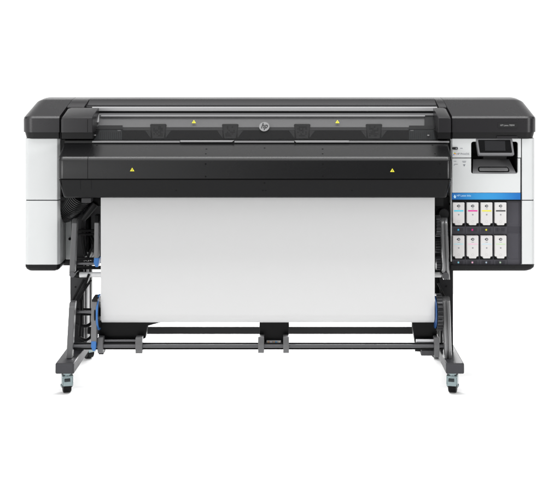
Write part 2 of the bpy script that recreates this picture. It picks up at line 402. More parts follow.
# brackets between side cover and window
def bracket(pa, pb, par, corner):
    Yf = -0.035
    xa, xb = X(pa, Yf), X(pb, Yf)
    z = lambda Y: ztop(max(Y, -0.02))+0.001
    zb = Z(132.4, Yf)
    def ring(x, d, yy): return [(x, Yf+yy, zb), (x, Yf+yy, Z(118.2, Yf)-d), (x, Yf+0.0075+yy, Z(116.8, Yf)-d), (x, 0.14, ztop(0.14)+0.003-d), (x, 0.175, ztop(0.17)-0.002-d), (x, 0.18, zb)]
    rs = []
    r = 0.016
    st = [(0, .5*r, 0.004), (0.3*r, .2*r, 0.001), (r, 0, 0)]
    if corner < 0:
        rs = [ring(xa+a, b, c_) for a, b, c_ in st]+[ring(xb-0.002, 0, 0), ring(xb, 0.002, 0.002)]
    else:
        rs = [ring(xa, 0.002, 0.002), ring(xa+0.002, 0, 0)]+[ring(xb-a, b, c_) for a, b, c_ in reversed(st)]
    B = MB().loft(rs).build('bracket', COVER, par, angle=24)
    MB().box(xa+0.001, xb-0.001, Yf+0.012, 0.18, Z(139, Yf), zb).build('lower_band', MATS['band_black'], B)
    return B
B1 = bracket(61.0, 92.5, P, -1); B2 = bracket(438.2, 451.2, P, 1)
MB().box(X(87.5, -0.036)-0.001, X(87.5, -0.036)+0.001, -0.0358, 0.1, Z(132.2, -0.035), Z(119, -0.035)).build('seam', DEEP, B1)
MB().box(X(59.3), X(61.3), 0.0, 0.19, Z(139), Z(117.5)).build('gap_filler', DEEP, P)
MB().box(X(451.2), X(452.2), 0.0, 0.19, Z(139), Z(117.5)).build('gap_filler', DEEP, P)

# ---- centre cover
XA, XB = X(84.9, 0.2), X(438.2, 0.2)
def zz(py, Y): return (Y, Z(py, Y))
prof = [zz(111, 0.23), zz(106.2, 0.235), zz(105.4, 0.25), zz(105.0, 0.27), zz(104.2, 0.28), zz(99.6, 0.345), zz(99.0, 0.36), zz(97.2, 0.45), (0.6, ztop(0.6)), (0.7, ztop(0.7)), (0.7, 1.2), (0.23, 1.2)]
CC = MB().prismx(prof, XA, XB).build('centre_cover', COVER, P, 0.0015)
prof = [zz(111.0, 0.205), zz(107.6, 0.206), zz(106.9, 0.210), zz(106.75, 0.229), zz(111, 0.229)]
MB().prismx(prof, X(91.8, 0.2), X(437.5, 0.2)).build('front_rail', SILVER, CC, 0.0012)
MB().box(XA+0.002, XB-0.002, 0.262, 0.278, Z(105.0, 0.262), Z(104.3, 0.262)).build('cover_ridge', mat('ridge_mid', (96, 96, 98), 0.4, 0.4), CC, 0.001)
MB().box(X(90, 0.2), XB, 0.195, 0.24, 1.25, Z(111.3, 0.2)).build('rail_gasket', DEEP, CC)

# ---- window (slanted plane)
Y1, Y0 = 0.185, 0.0
Zw1, Zw0 = Z(113.0, Y1), Z(139.4, Y0)
MW = (Zw1-Zw0)/(Y1-Y0)
def onwin(px, py, off=0.0):
    a = (py-CY)*K; Y = (H-a-Zw0)/(MW+a/D)
    n = Vector((0, -MW, 1)).normalized()
    return Vector((X(px, Y), Y, Zw0+MW*Y))+n*off
def winplate(pts, th, off=0.0):
    n = Vector((0, -MW, 1)).normalized()
    top = [onwin(a, b, off) for a, b in pts]; bot = [p-n*th for p in top]
    return MB().loft([bot, top])
WIN = winplate([(93.2, 139.2), (438.0, 139.2), (435.8, 113.2), (95.0, 113.2)], 0.004).build('window', GLASS, P, 0.0)
winplate([(94.5, 115.5), (434.8, 115.5), (434.6, 113.4), (95.0, 113.4)], 0.003, 0.001).build('added_tone_strip', mat('strip_grey', (88, 88, 89), 0.4, 0.4), WIN)  # added opaque strip, its grey replaces the shade under the centre cover
ndir = Vector((0, -MW, 1)).normalized()
winplate([(100.8, 116.4), (425, 116.4), (425, 115.6), (100.8, 115.6)], 0.002, 0.0015).build('ridge', mat('ridge_grey', (150, 150, 151), 0.4, 0.5), WIN)
winplate([(436.7, 132.5), (438.4, 132.5), (435.8, 113.6), (434.4, 113.6)], 0.005, 0.003).build('side_trim', SILVER, WIN, 0.001)
winplate([(92.0, 132.5), (93.7, 132.5), (95.6, 122.5), (94.3, 122.5)], 0.005, 0.003).build('side_trim', mat('trim_grey', (150, 150, 151), 0.4, 0.4), WIN, 0.001)
winplate([(94.8, 122.6), (98.0, 122.6), (99.0, 121.8), (99.2, 114.9), (95.6, 114.9)], 0.005, 0.003).build('corner_clip', mat('clip_grey', (170, 170, 171), 0.4, 0.4), WIN, 0.001)
for xx, yy in ((95.1, 135.3), (428.3, 135.4)):
    MB().tube([onwin(xx, yy, -0.002), onwin(xx, yy, 0.0015)], 0.0055).build('screw', mat('screw_grey', (110, 110, 110), 0.4, 0.5), WIN)
# inside: grey plate carries the upper pane's sheen as colour, dark carriage path
def inplate(pts, th, dep, name, m, bev=0.0): return winplate(pts, th, -dep).build(name, m, P, bev)
INNER = winplate([(92.5, 139.2), (439, 139.2), (436, 112.8), (92.5, 112.8)], 0.01, -0.014).build('print_zone_sheen', mat('sheen_grey', (200, 200, 201), 0.5, 0.5), P)
winplate([(92.5, 139.3), (439, 139.3), (438, 128.6), (92.5, 128.6)], 0.012, -0.010).build('print_platen', mat('platen_dark', (14, 14, 15), 0.6, 0.2), INNER)
winplate([(92.5, 128.6), (439, 128.6), (438, 125.2), (92.5, 125.2)], 0.012, -0.012).build('platen_step', mat('platen_mid', (96, 96, 97), 0.6, 0.3), INNER)
LAT = mat('latch_grey', (62, 62, 63), 0.5, 0.4)
for cxp in (158.2, 230.2, 302.2, 374.0):
    la = winplate([(cxp-6, 137.2), (cxp+6, 137.2), (cxp+8.3, 122.8), (cxp-8.3, 122.8)], 0.02, -0.006).build('roller_latch', LAT, INNER, 0.004)
    winplate([(cxp-7.0, 123.5), (cxp+7.0, 123.5), (cxp+7.0, 122.5), (cxp-7.0, 122.5)], 0.003, -0.0035).build('top_edge', mat('latch_edge', (120, 120, 120), 0.4, 0.4), la)
    random.seed(int(cxp)); q = MB()
    for iy in range(6):
        for ix in range(6):
            if random.random() < 0.62:
                u = cxp-4.8+ix*1.6; v_ = 125.4+iy*1.75
                q.v, q.f = q.v, q.f
                ww = winplate([(u, v_+1.2), (u+1.2, v_+1.2), (u+1.2, v_), (u, v_)], 0.002, -0.005); q.add(ww.v, ww.f)
    q.build('warning_texture', mat('latch_dark', (34, 34, 35), 0.6, 0.3), la)
for a, b in ((166, 222), (238, 294), (310, 366), (382, 410), (122, 150)):
    # lighter wedge flanks beside each latch
    if a != 122: winplate([(a-0.5, 136.5), (a+5, 129.2), (a-0.5, 128.9)], 0.012, -0.0085).build('wedge', mat('wedge_grey', (74, 74, 75), 0.6, 0.3), INNER)
    if b != 410: winplate([(b+0.5, 136.5), (b+0.5, 128.9), (b-5, 129.2)], 0.012, -0.0085).build('wedge', MATS['wedge_grey'], INNER)
for a, b, par in ((97, 122, 0), (409, 434, 1)):
    e = winplate([(a+(0 if par else -3), 138.6), (b+(2 if par else 0), 138.6), (b, 128.4), (a, 128.4)] if par else [(a-3.5, 138.6), (b, 138.6), (b, 128.4), (a+3, 128.4)], 0.02, -0.007)
    e = e.build('end_block', mat('end_grey', (62, 66, 68), 0.5, 0.4), INNER, 0.003)
    m_ = MB()
    for k in range(12):
        u = a+1+k*2.0; ww = winplate([(u, 138.2), (u+0.5, 138.2), (u+0.5, 131), (u, 131)], 0.003, -0.006); m_.add(ww.v, ww.f)
    m_.build('fins', mat('fin_dark', (40, 42, 44), 0.6, 0.3), e)
    u = b-3 if not par else a+3
    winplate([(u-1.6, 129.9), (u+1.6, 129.9), (u+1.6, 129.1), (u-1.6, 129.1)], 0.003, -0.006).build('clip', MATS['clip_grey'], e)
winplate([(424.6, 127), (434.8, 127), (434.2, 113.8), (424.6, 113.8)], 0.006, -0.006).build('end_plate', mat('endplate', (84, 84, 85), 0.5, 0.4), INNER)
winplate([(93, 128), (122.5, 128), (122.5, 124.4), (99, 124.4)], 0.006, -0.0055).build('end_plate', mat('endplate2', (70, 70, 71), 0.5, 0.4), INNER)
winplate([(409, 128.2), (434, 128.2), (434, 124.6), (409, 124.6)], 0.006, -0.0055).build('end_plate', MATS['endplate2'], INNER)
# hp roundel and warning triangles
lo_ = MB()
cpt = onwin(264.3, 126.8, 0.002)
TW = Matrix.Translation(cpt) @ Matrix.Rotation(math.atan(MW), 4, 'X')
def localdisc(rx, ry, th, n=40):
    vs = [TW @ Vector((rx*math.cos(2*math.pi*i/n), ry*math.sin(2*math.pi*i/n), -th)) for i in range(n)]
    v2 = [TW @ Vector((rx*math.cos(2*math.pi*i/n), ry*math.sin(2*math.pi*i/n), 0)) for i in range(n)]
    return MB().loft([vs, v2])
ry = 0.0385
LG = localdisc(0.026, ry, 0.003).build('brand_roundel', mat('roundel_silver', (130, 130, 131), 0.35, 0.4), WIN)
tt = text('hp', 'lettering', (0, 0, 0), 0.046, mat('roundel_letter', (40, 40, 41), 0.5, 0.3), LG, shear=0.35, rot=0, bold=0.0012)
tt.data.transform(TW @ Matrix.Translation((-0.001, 0.004, 0.0006)) @ Matrix.Diagonal((0.72, 1.35, 1, 1)))
for a in (193.9, 337.4):
    winplate([(a-2.0, 123.2), (a+2.0, 123.2), (a, 120.1)], 0.002, 0.0015).build('warning_triangle', YEL, WIN)
    winplate([(a-0.25, 122.7), (a+0.25, 122.7), (a+0.25, 121.4), (a-0.25, 121.4)], 0.002, 0.002).build('triangle_symbol', INK, WIN)

# ---- output / curing module
Ym = -0.20
xl, xr = X(57.4, Ym), X(452.6, Ym)
pm = [(0.10, Z(139.9, 0.0)), (0.004, Z(139.9, 0.0)), (-0.004, Z(140.6, 0.0)), (-0.006, Z(143.0, 0.0)), (-0.185, Z(156.8, -0.185)), (-0.1985, Z(160.2, Ym)), (Ym, Z(161.0, Ym)), (Ym, Z(178.6, Ym)), (0.10, Z(178.6, Ym))]
def mring(x, d, side=0):
    r = []
    for i, (y, z) in enumerate(pm):
        yy = min(0.1, y+(d if i >= 4 and i <= 7 else 0)); r.append((x, yy, z-(d*0.2 if 3 < i < 6 else 0)))
    return r
rings = []
rc = 0.028
for k in range(7):
    a = math.pi/2*k/6; rings.append(mring(xl+rc*(1-math.cos(a)), rc*(1-math.sin(a))))
for k in range(6, -1, -1):
    a = math.pi/2*k/6; rings.append(mring(xr-rc*(1-math.cos(a)), rc*(1-math.sin(a))))
OM = MB().loft(rings).build('output_module', MODULE, P, angle=24)
# lower fascia tapering inwards
def lring(py, insetx, Yf, r=0.02):
    a, b = X(57.8, Ym)+insetx, X(452.2, Ym)-insetx; z = Z(py, Ym)
    return [(p, q, z) for p, q in rounded([(a, 0.1), (a, Yf), (b, Yf), (b, 0.1)], [0, r, r, 0])]
MB().loft([lring(198.2, 0.026, -0.178), lring(197.0, 0.023, -0.186), lring(180.0, 0.001, -0.197)]).build('lower_fascia', FASC, OM, angle=24)
MB().loft([lring(180.2, 0.006, -0.19), lring(178.5, 0.006, -0.19)]).build('fascia_gap', DEEP, OM)
# silver lip at the back of the module top, and its middle flap
MB().box(X(92.4), X(180), -0.012, 0.0, Z(142.6, -0.01), Z(141.0, -0.01)).build('lip_trim', mat('lip_grey', (150, 150, 151), 0.35, 0.4), OM, 0.001)
MB().box(X(234.5), X(294.2), -0.012, 0.0, Z(142.6, -0.01), Z(141.0, -0.01)).build('lip_trim', MATS['lip_grey'], OM, 0.001)
MB().box(X(296.4), X(449), -0.012, 0.0, Z(142.6, -0.01), Z(141.0, -0.01)).build('lip_trim', mat('lip_grey', (150, 150, 151), 0.35, 0.4), OM, 0.001)
MB().plate([(X(180.4), Z(142.2, -0.02)), (X(232.0), Z(142.2, -0.02)), (X(234.2), Z(140.6, -0.02)), (X(180.4), Z(140.6, -0.02))], -0.014, 0).build('flap', SILVER, OM, 0.001)
MB().plate([(X(296.2), Z(142.6, -0.02)), (X(349), Z(142.6, -0.02)), (X(349), Z(140.8, -0.02)), (X(294.4), Z(140.8, -0.02))], -0.014, 0).build('flap', SILVER, OM, 0.001)
# seams and screws of the module
sk = 0.0012
for pxm, ymx in ((87.6, 1),):
    prs = [(y-0.0008, z+0.0008) for y, z in pm[3:8]]; prb = [(y+0.004, z-0.004) for y, z in pm[3:8]]
    MB().prismx(prs+list(reversed(prb)), X(pxm, Ym)-sk, X(pxm, Ym)+sk).build('seam', DEEP, OM)
def fy(py): return -0.197+(py-180)/(195.5-180)*0.011
def fline(px, name='seam'):
    prs = [(fy(180)-0.0006, Z(180, Ym)), (fy(195.5)-0.0006, Z(195.5, Ym)), (fy(195.5)+0.004, Z(195.5, Ym)), (fy(180)+0.004, Z(180, Ym))]
    MB().prismx(prs, X(px, Ym)-sk, X(px, Ym)+sk).build(name, DEEP, OM)
fline(80.3); fline(91.2); fline(60.5)
fline(448.8)
tri = MB()
for a, b in ((132.2, 169.5), (392.3, 170.2)):
    MB().plate([(X(a-2.2, Ym), Z(b+1.7, Ym)), (X(a+2.2, Ym), Z(b+1.7, Ym)), (X(a, Ym), Z(b-1.9, Ym))], Ym-0.0012, Ym+0.002).build('warning_triangle', YEL, OM)
    MB().plate(rect(a-0.25, a+0.25, b-0.3, b+1.1, Ym), Ym-0.0016, Ym+0.002).build('triangle_symbol', INK, OM)
def topY(py):  # on sloped top
    za, zb = Z(143.0, 0.0), Z(156.8, -0.185); m_ = (za-zb)/(0.179); a = (py-CY)*K
    return (H-a-za-m_*0.006)/(m_+a/D), m_
def hole(px, py, r=0.0045):
    if py < 157:
        Y, m_ = topY(py); n = Vector((0, -m_, 1)).normalized(); p = Vector((X(px, Y), Y, Z(py, Y)))
    elif py < 179: n = Vector((0, -1, 0)); p = Vector((X(px, Ym), Ym, Z(py, Ym)))
    else: n = Vector((0, -1, 0)); p = Vector((X(px, Ym), fy(py), Z(py, Ym)))
    return MB().tube([p-n*0.004, p+n*0.0008], r, 12)
for px, py in ((97, 145.2), (93.7, 153.9), (85.5, 153.4), (206.4, 149), (205.8, 153.8), (264.6, 148), (322.6, 149), (322.6, 153.8), (432.5, 145), (435, 153.7), (443.5, 153.2),
               (205.6, 164), (205.6, 176.4), (322.8, 164), (322.8, 176.4), (440, 163.5), (440, 174), (264.4, 183), (262.8, 190.4), (265.8, 190.4), (352, 190.4), (176, 190.4)):
    hole(px, py, 0.0044).build('screw_hole', DEEP, OM)

# ---- chassis behind
ch = MB().box(X(62), X(451), 0.30, 0.55, Z(263, 0.3), 1.24)
CHS = ch.build('chassis', mat('chassis_dark', (30, 30, 31), 0.6, 0.2), P)
MB().box(X(60), X(452), 0.02, 0.30, Z(180, 0.02), 1.225).build('upper_housing', BLACK, CHS)
MB().box(X(94, 0.1), X(441, 0.1), 0.0, 0.28, Z(206), Z(180)).build('output_platen', BLACK, CHS)

# ---- stand
YF, YR = -0.20, 0.58
for (pa, pb, inner) in ((55.2, 74.0, 1), (446.0, 464.3, -1)):
    xa, xb = X(pa, YF), X(pb, YF)
    ft = MB().box(xa, xb, YF, YR, Z(374.1, YF), Z(363.4, YF)).build('foot', mat('foot_grey', (46, 46, 49), 0.5, 0.4, bump=0.2), P, 0.006)
    xc = (xa+xb)/2
    MB().box(xa+0.006, xb-0.006, YF-0.0015, YF+0.004, Z(373.0, YF), Z(364.6, YF)).build('end_cap', mat('foot_cap', (52, 52, 56), 0.45, 0.4), ft, 0.003)
# columns
colL = (X(71.0, 0.06), X(83.6, 0.06)); colR = (X(440.6, 0.06), X(453.2, 0.06))
GP = mat('pale_grey_steel', (92, 92, 93), 0.5, 0.4)
for i, (xa, xb) in enumerate((colL, colR)):
    zt = 0.95
    cm = MB().box(xa, xb, 0.06, 0.34, 0.155, zt).build('column', mat('column_black', (20, 20, 22), 0.5, 0.2, bump=0.2) if i else MATS.get('column_black') or mat('column_black', (20, 20, 22), 0.5, 0.2, bump=0.2), P, 0.003)
    xi = xb if i == 0 else xa; s_ = 1 if i == 0 else -1
    MB().box(min(xi, xi+s_*0.002), max(xi, xi+s_*0.002), 0.075, 0.325, 0.17, Z(278, 0.1)).build('inner_plate', GP, cm)
    MB().box(min(xi, xi+s_*0.006), max(xi, xi+s_*0.006), 0.25, 0.29, 0.17, Z(262, 0.1)).build('inner_rib', DEEP, cm)
    MB().box(min(xi, xi+s_*0.006), max(xi, xi+s_*0.006), 0.10, 0.14, 0.17, Z(262, 0.1)).build('inner_rib', DEEP, cm)
# cross bar
MB().box(colL[1], colR[0], 0.18, 0.24, Z(334.3, 0.18), Z(327.0, 0.18)).build('cross_bar', mat('crossbar_black', (24, 24, 25), 0.45, 0.25), P, 0.004)

# ---- take-up system
def arm(pts, wid, th, name, m, bev=0.004):
    """flat arm: polyline of (px,py,Y), width in X, thickness in Y"""
    ring = []
    for px, py, Y in pts:
        x, z = X(px, Y), Z(py, Y)
        ring.append([(x-wid/2, Y-th/2, z), (x+wid/2, Y-th/2, z), (x+wid/2, Y+th/2, z), (x-wid/2, Y+th/2, z)])
    return MB().loft(ring).build(name, m, P, bev)
# left side
A = arm([(75.4, 218.5, -0.02), (75.2, 222.5, -0.06), (72.6, 273, -0.06)], 0.026, 0.05, 'upper_arm', ARM)
MB().tube([(X(72.5, -0.08), -0.09, Z(274.3, -0.08)), (X(72.5, -0.08), 0.02, Z(274.3, -0.08))], 0.014).build('pivot', STEEL, A)
Bm = arm([(97.3, 222, -0.06), (96.8, 259, -0.06)], 0.023, 0.045, 'upper_arm', mat('arm_light', (108, 108, 109), 0.42, 0.5, 0.2))
arm([(97.4, 214.5, -0.04), (97.4, 222, -0.06)], 0.022, 0.045, 'arm_top', BLACK).parent = Bm
b_ = MB().loft([[(X(a, -0.085), -0.085, Z(y, -0.085)), (X(c_, -0.085), -0.085, Z(y, -0.085)), (X(c_, -0.085), -0.03, Z(y, -0.085)), (X(a, -0.085), -0.03, Z(y, -0.085))] for a, c_, y in ((94.0, 99.2, 258.0), (93.6, 98.9, 263.0), (95.4, 98.0, 267.2))])
b_.build('blue_lever', BLUE, Bm, 0.003)
C_ = arm([(73.3, 301, -0.06), (72.6, 306, -0.09), (69.8, 357.5, -0.09)], 0.029, 0.05, 'lower_arm', ARM)
Dm = arm([(97.0, 296.5, -0.05), (94.8, 300.5, -0.10), (94.3, 342.5, -0.10)], 0.027, 0.05, 'lower_arm', mat('arm_light', 150))
arm([(97.2, 295.4, -0.045), (95.6, 298.4, -0.105), (95.4, 300.6, -0.107)], 0.027, 0.05, 'arm_top', BLACK, 0.006).parent = Dm
b_ = MB().loft([[(X(a, -0.13), -0.13, Z(y, -0.13)), (X(c_, -0.13), -0.13, Z(y, -0.13)), (X(c_, -0.13), -0.06, Z(y, -0.13)), (X(a, -0.13), -0.06, Z(y, -0.13))] for a, c_, y in ((91.2, 96.0, 341.6), (90.9, 95.7, 347.2), (92.6, 95.0, 351.0))])
b_.build('blue_lever', BLUE, Dm, 0.003)
def rod(pa, pb, py, Y, r, name, m, dz=0): return MB().tube([(X(pa, Y), Y, Z(py, Y)), (X(pb, Y), Y, Z(py, Y))], r).build(name, m, P)
rod(76, 95, 263.4, -0.02, 0.0085, 'tie_rod', STEEL)
rod(75, 96, 312.0, -0.03, 0.009, 'tie_rod', STEEL)
rod(76, 92, 309.2, 0.03, 0.005, 'tie_rod', DEEP); rod(76, 92, 314.6, 0.0, 0.005, 'tie_rod', DEEP)
rod(76, 96, 230.3, 0.03, 0.006, 'tie_rod', DEEP); rod(76, 96, 234.2, 0.03, 0.006, 'tie_rod', DEEP)
rod(75, 95, 258.8, 0.05, 0.007, 'tie_rod', BLACK); rod(75, 101, 267.6, 0.05, 0.009, 'tie_rod', BLACK)
rod(79.2, 441, 274.7, 0.0, 0.0135, 'tension_bar', mat('white_tube', (236, 236, 236), 0.4, 0.4))
MB().tube([(X(76.0, 0), 0.0, Z(274.7)), (X(79.6, 0), 0.0, Z(274.7))], 0.015).build('bar_collar', BLACK, P)
# front rail rod with clamps
rod(73, 443, 346.0, -0.092, 0.0085, 'rail_and_edge_shade', mat('rail_metal', (84, 84, 86), 0.34, 0.5, 0.6))
rod(73, 443, 347.9, -0.078, 0.0085, 'rail_and_edge_shade', DEEP)  # black rod stands in for the rail's shaded lower edge
rod(73, 443, 344.3, -0.078, 0.0085, 'rail_and_edge_shade', DEEP)  # black rod stands in for the rail's shaded upper edge
rod(104.5, 137, 341.0, -0.07, 0.0085, 'short_rail', STEEL); rod(416, 436, 340.8, -0.07, 0.0085, 'short_rail', mat('rail_pale', (196, 196, 198), 0.35, 0.5, 0.3))
def clamp(px0, px1, py0, py1, Y=-0.11, m=None):
    x0, x1 = X(px0, Y), X(px1, Y)
    z0, z1 = Z(py1, Y), Z(py0, Y); h = z1-z0
    pr = [(Y+0.012, z0), (Y+0.05, z0), (Y+0.06, z0+0.02), (Y+0.06, z1), (Y+0.012, z1), (Y, z1-0.3*h), (Y, z0+0.45*h), (Y+0.004, z0+0.25*h)]
    return MB().prismx(pr, x0, x1).build('clamp', m or ARM, P, 0.002)
clamp(97.2, 102.8, 338.2, 354.0); clamp(135.2, 142.0, 338.2, 354.2)
clamp(258.0, 264.0, 337.4, 353.8); clamp(283.2, 289.0, 337.4, 353.8)
clamp(434.4, 439.6, 338.2, 358.4)
# deflectors under the roll
def deflector(poly, Y0_, Y1_):
    return MB().plate([(X(a, Y0_), Z(b, Y0_)) for a, b in poly], Y0_, Y1_).build('deflector', mat('deflector_black', (6, 6, 7), 0.35, 0.15), P, 0.004)
deflector([(98.5, 344.5), (141.5, 344.5), (143.5, 338.6), (145.5, 338.6), (147.5, 326), (161, 322.6), (161, 320.5), (98.5, 320.5)], -0.035, 0.03)
DM = deflector([(259.4, 343.6), (288.6, 343.6), (289.2, 320.5), (259.4, 320.5)], -0.035, 0.03)
deflector([(415.0, 344.5), (437, 344.5), (437, 320.5), (411.6, 320.5)], -0.035, 0.03)
ST = MB().pbox(266.6, 281.0, 340.4, 343.4, -0.0385, -0.03).build('sticker', mat('sticker_grey', (150, 150, 152), 0.5, 0.3), DM)
for k, (q, cc) in enumerate(((268.5, (190, 150, 110)), (271, (200, 200, 205)), (274.2, (200, 160, 120)), (276, (80, 150, 200)), (279.3, (210, 200, 180)))):
    MB().pbox(q-0.7, q+0.7, 341.4, 342.8, -0.0395, -0.038).build('sticker_mark', mat('smark%d' % k, cc, 0.5, 0.3), ST)
MB().pbox(421, 437, 350.4, 356.0, -0.08, -0.02).build('motor_box', mat('motor_grey', (56, 56, 58), 0.5, 0.4), P, 0.004)
MB().tube([(X(415, -0.05), -0.05, Z(349.8, -0.05)), (X(436, -0.05), -0.05, Z(351.0, -0.05))], 0.008).build('motor_cable', BLACK, P)
MB().pbox(98.5, 103.5, 351.0, 354.6, -0.09, -0.02).build('clamp_foot', BLACK, P, 0.003)

# spindle, flanges, gears
ZA = Z(312.0, -0.05)
SPN = MB().tube([(X(96, -0.05), -0.05, ZA), (X(441, -0.05), -0.05, ZA)], 0.022).build('spindle', BLACK, P)
MB().tube([(X(98.4, -0.05), -0.05, ZA), (X(100.3, -0.05), -0.05, ZA)], 0.088, 48).build('flange', BLUE, SPN, 0.003)
MB().tube([(X(100.3, -0.05), -0.05, ZA), (X(100.5, -0.05), -0.05, ZA)], 0.078, 48).build('flange_disc', BLACK, SPN)
MB().tube([(X(96.4, -0.05), -0.05, ZA), (X(98.0, -0.05), -0.05, ZA)], 0.080, 48).build('flange_hub', BLACK, SPN, 0.003)
MB().tube([(X(434.2, -0.05), -0.05, ZA), (X(435.6, -0.05), -0.05, ZA)], 0.080, 48).build('flange', mat('blue_dark', (34, 76, 130), 0.4, 0.5), SPN, 0.003)
def gear(pa, pb, cy, Y, r, teeth, name, m, par=None, depth=0.006):
    n = teeth*4; rg = []
    z = Z(cy, Y)
    for x in (X(pa, Y), X(pb, Y)):
        rg.append([(x, Y+(r-(depth if (i//2) % 2 else 0))*math.cos(2*math.pi*i/n), z+(r-(depth if (i//2) % 2 else 0))*math.sin(2*math.pi*i/n)) for i in range(n)])
    return MB().loft(rg).build(name, m, par or P, 0.0012)
GR = mat('gear_grey', (66, 66, 68), 0.25, 0.6, 0.7)
gear(435.8, 441.2, 312.0, -0.05, 0.092, 26, 'take_up_gear', GR, SPN, 0.009)
MB().pbox(434.2, 441.8, 262, 300, 0.03, 0.06).build('gear_housing', BLACK, P, 0.003)
gear(436.0, 440.6, 263.0, -0.03, 0.035, 14, 'idler_gear', GR)
gear(435.4, 440.2, 226.0, -0.03, 0.055, 20, 'idler_gear', GR)
gear(435.4, 440.2, 245.0, -0.02, 0.040, 16, 'idler_gear', mat('gear_dark', (44, 44, 46), 0.25, 0.6, 0.6))
MB().pbox(434, 448.5, 197, 268, 0.03, 0.28).build('side_plate', DEEP, P)
# right arms: double-ridged
def ridged(pts, w_, name, m):
    ring = []
    for px, py, Y in pts:
        x, z = X(px, Y), Z(py, Y); h = w_/2
        sec = [(-h, 0.022), (-h, -0.014), (-h*0.8, -0.022), (-h*0.3, -0.022), (-h*0.12, -0.012), (h*0.1, -0.012), (h*0.25, -0.022), (h*0.8, -0.022), (h, -0.014), (h, 0.022)]
        ring.append([(x+a, Y+b, z) for a, b in sec])
    return MB().loft(ring).build(name, m, P, 0.0, angle=50)
RA = mat('right_arm_metal', (128, 128, 129), 0.27, 0.5, 0.6, var=0.05)
u_ = ridged([(443.8, 217.6, -0.02), (443.6, 220.5, -0.06), (444.0, 224, -0.07), (445.6, 272, -0.07), (446.0, 276.5, -0.065), (446.2, 279, -0.05)], 0.034, 'upper_arm', RA)
MB().tube([(X(445.6, -0.1), -0.1, Z(276, -0.1)), (X(445.6, -0.1), 0.03, Z(276, -0.1))], 0.017).build('pivot', STEEL, u_)
MB().tube([(X(444, -0.02), -0.02, Z(214, -0.02)), (X(444, -0.02), 0.1, Z(214, -0.02))], 0.025).build('arm_top', BLACK, u_)
ridged([(445.6, 297.0, -0.05), (445.8, 300.0, -0.09), (446.0, 305, -0.10), (447.6, 354, -0.10), (447.6, 357.5, -0.095), (447.4, 359, -0.08)], 0.038, 'lower_arm', RA)
# plates on columns and struts
for (sx, sgn) in ((1, 1), (0, -1)):
    pass
MB().plate([(X(70.2), Z(302.5)), (X(74), Z(302.5)), (X(84), Z(289)), (X(88), Z(277)), (X(70.2), Z(277))], 0.0, 0.04).build('gusset', mat('gusset_dark', (40, 40, 42), 0.5, 0.4), P, 0.002)
for (a, b, c_, d_) in ((72, 302, 84, 279.5), (76, 302, 91, 280), (84, 288, 89, 274)):
    MB().tube([(X(a, -0.02), -0.02, Z(b, -0.02)), (X(c_, -0.02), -0.02, Z(d_, -0.02))], 0.006).build('strut', DEEP, P)
MB().plate([(X(439.8), Z(300)), (X(453.0), Z(300)), (X(453.0), Z(262)), (X(439.8), Z(262))], 0.01, 0.05).build('gusset', mat('column_black', 30), P, 0.002)
MB().tube([(X(438, -0.02), -0.02, Z(283, -0.02)), (X(445, -0.02), -0.02, Z(297, -0.02))], 0.005).build('strut', BLACK, P)
MB().tube([(X(446.6), 0.0, Z(286.8)), (X(446.6), 0.012, Z(286.8))], 0.004).build('screw', DEEP, P)
MB().tube([(X(75.5), -0.003, Z(287)), (X(75.5), 0.005, Z(287))], 0.004).build('screw', DEEP, P)
# back panel seen beside the paper
MB().box(X(91, 0.2), X(101, 0.2), 0.2, 0.3, Z(262, 0.2), Z(200, 0.2)).build('back_plate', mat('back_grey', (84, 84, 86), 0.5, 0.4), P)
# pale ribbon cables
for k in range(4):
    a = 84.5+k*2.3
    MB().tube([(X(a-1.2, 0.1), 0.1, Z(260.5, 0.1)), (X(a+1.0, 0.1), 0.1, Z(257, 0.1)), (X(a+3.4, 0.1), 0.1, Z(252.4, 0.1))], 0.0045, 8).build('white_cable', mat('cable_white', (224, 224, 224), 0.5, 0.3), P)
MB().box(X(75.5, 0.12), X(80.2, 0.12), 0.12, 0.2, Z(262, 0.12), Z(252, 0.12)).build('white_bracket', MATS['cable_white'], P)
MB().box(X(82.5, 0.15), X(87.2, 0.15), 0.15, 0.2, Z(261, 0.15), Z(200, 0.15)).box(X(77.5, 0.15), X(80.0, 0.15), 0.15, 0.2, Z(252, 0.15), Z(200, 0.15)).build('support_rail', DEEP, P)
# black cables
def cable(pts, r):
    P_ = [Vector((X(a, y), y, Z(b, y))) for a, b, y in pts]; o = []
    for i in range(len(P_)-1):
        p0, p1, p2, p3 = P_[max(i-1, 0)], P_[i], P_[i+1], P_[min(i+2, len(P_)-1)]
        for k in range(8):
            t = k/8; o.append(0.5*((2*p1)+(p2-p0)*t+(2*p0-5*p1+4*p2-p3)*t*t+(3*p1-p0-3*p2+p3)*t**3))
    o.append(P_[-1]); MB().tube(o, r, 10).build('cable', DEEP, P)
cable([(95, 206, 0.05), (90, 214, 0.0), (84, 221, 0.03), (83, 238, 0.06), (86, 256, 0.05)], 0.009)
cable([(91, 236, 0.06), (94, 244, 0.02), (90, 252, 0.03), (87, 260, 0.05)], 0.007)
cable([(97, 262, 0.1), (94, 246, 0.08), (90, 240, 0.1)], 0.006)
cable([(81, 300, 0.02), (81, 320, 0.0), (80, 336, 0.03), (84, 343, 0.05)], 0.009)
cable([(76, 324, 0.02), (86, 326, 0.0), (93, 322, 0.02)], 0.008)
cable([(79, 337, 0.02), (86, 340, 0.0), (92, 336, 0.03)], 0.007)
MB().tube([(X(96, 0.02), -0.01, Z(203, 0.02)), (X(84, 0.02), -0.02, Z(219, 0.02))], [0.02, 0.012]).build('damper', BLACK, P)
MB().pbox(81.4, 91, 198, 202.8, -0.10, 0.02).build('mounting_block', mat('block_grey', (52, 52, 54), 0.5, 0.4), P, 0.002)
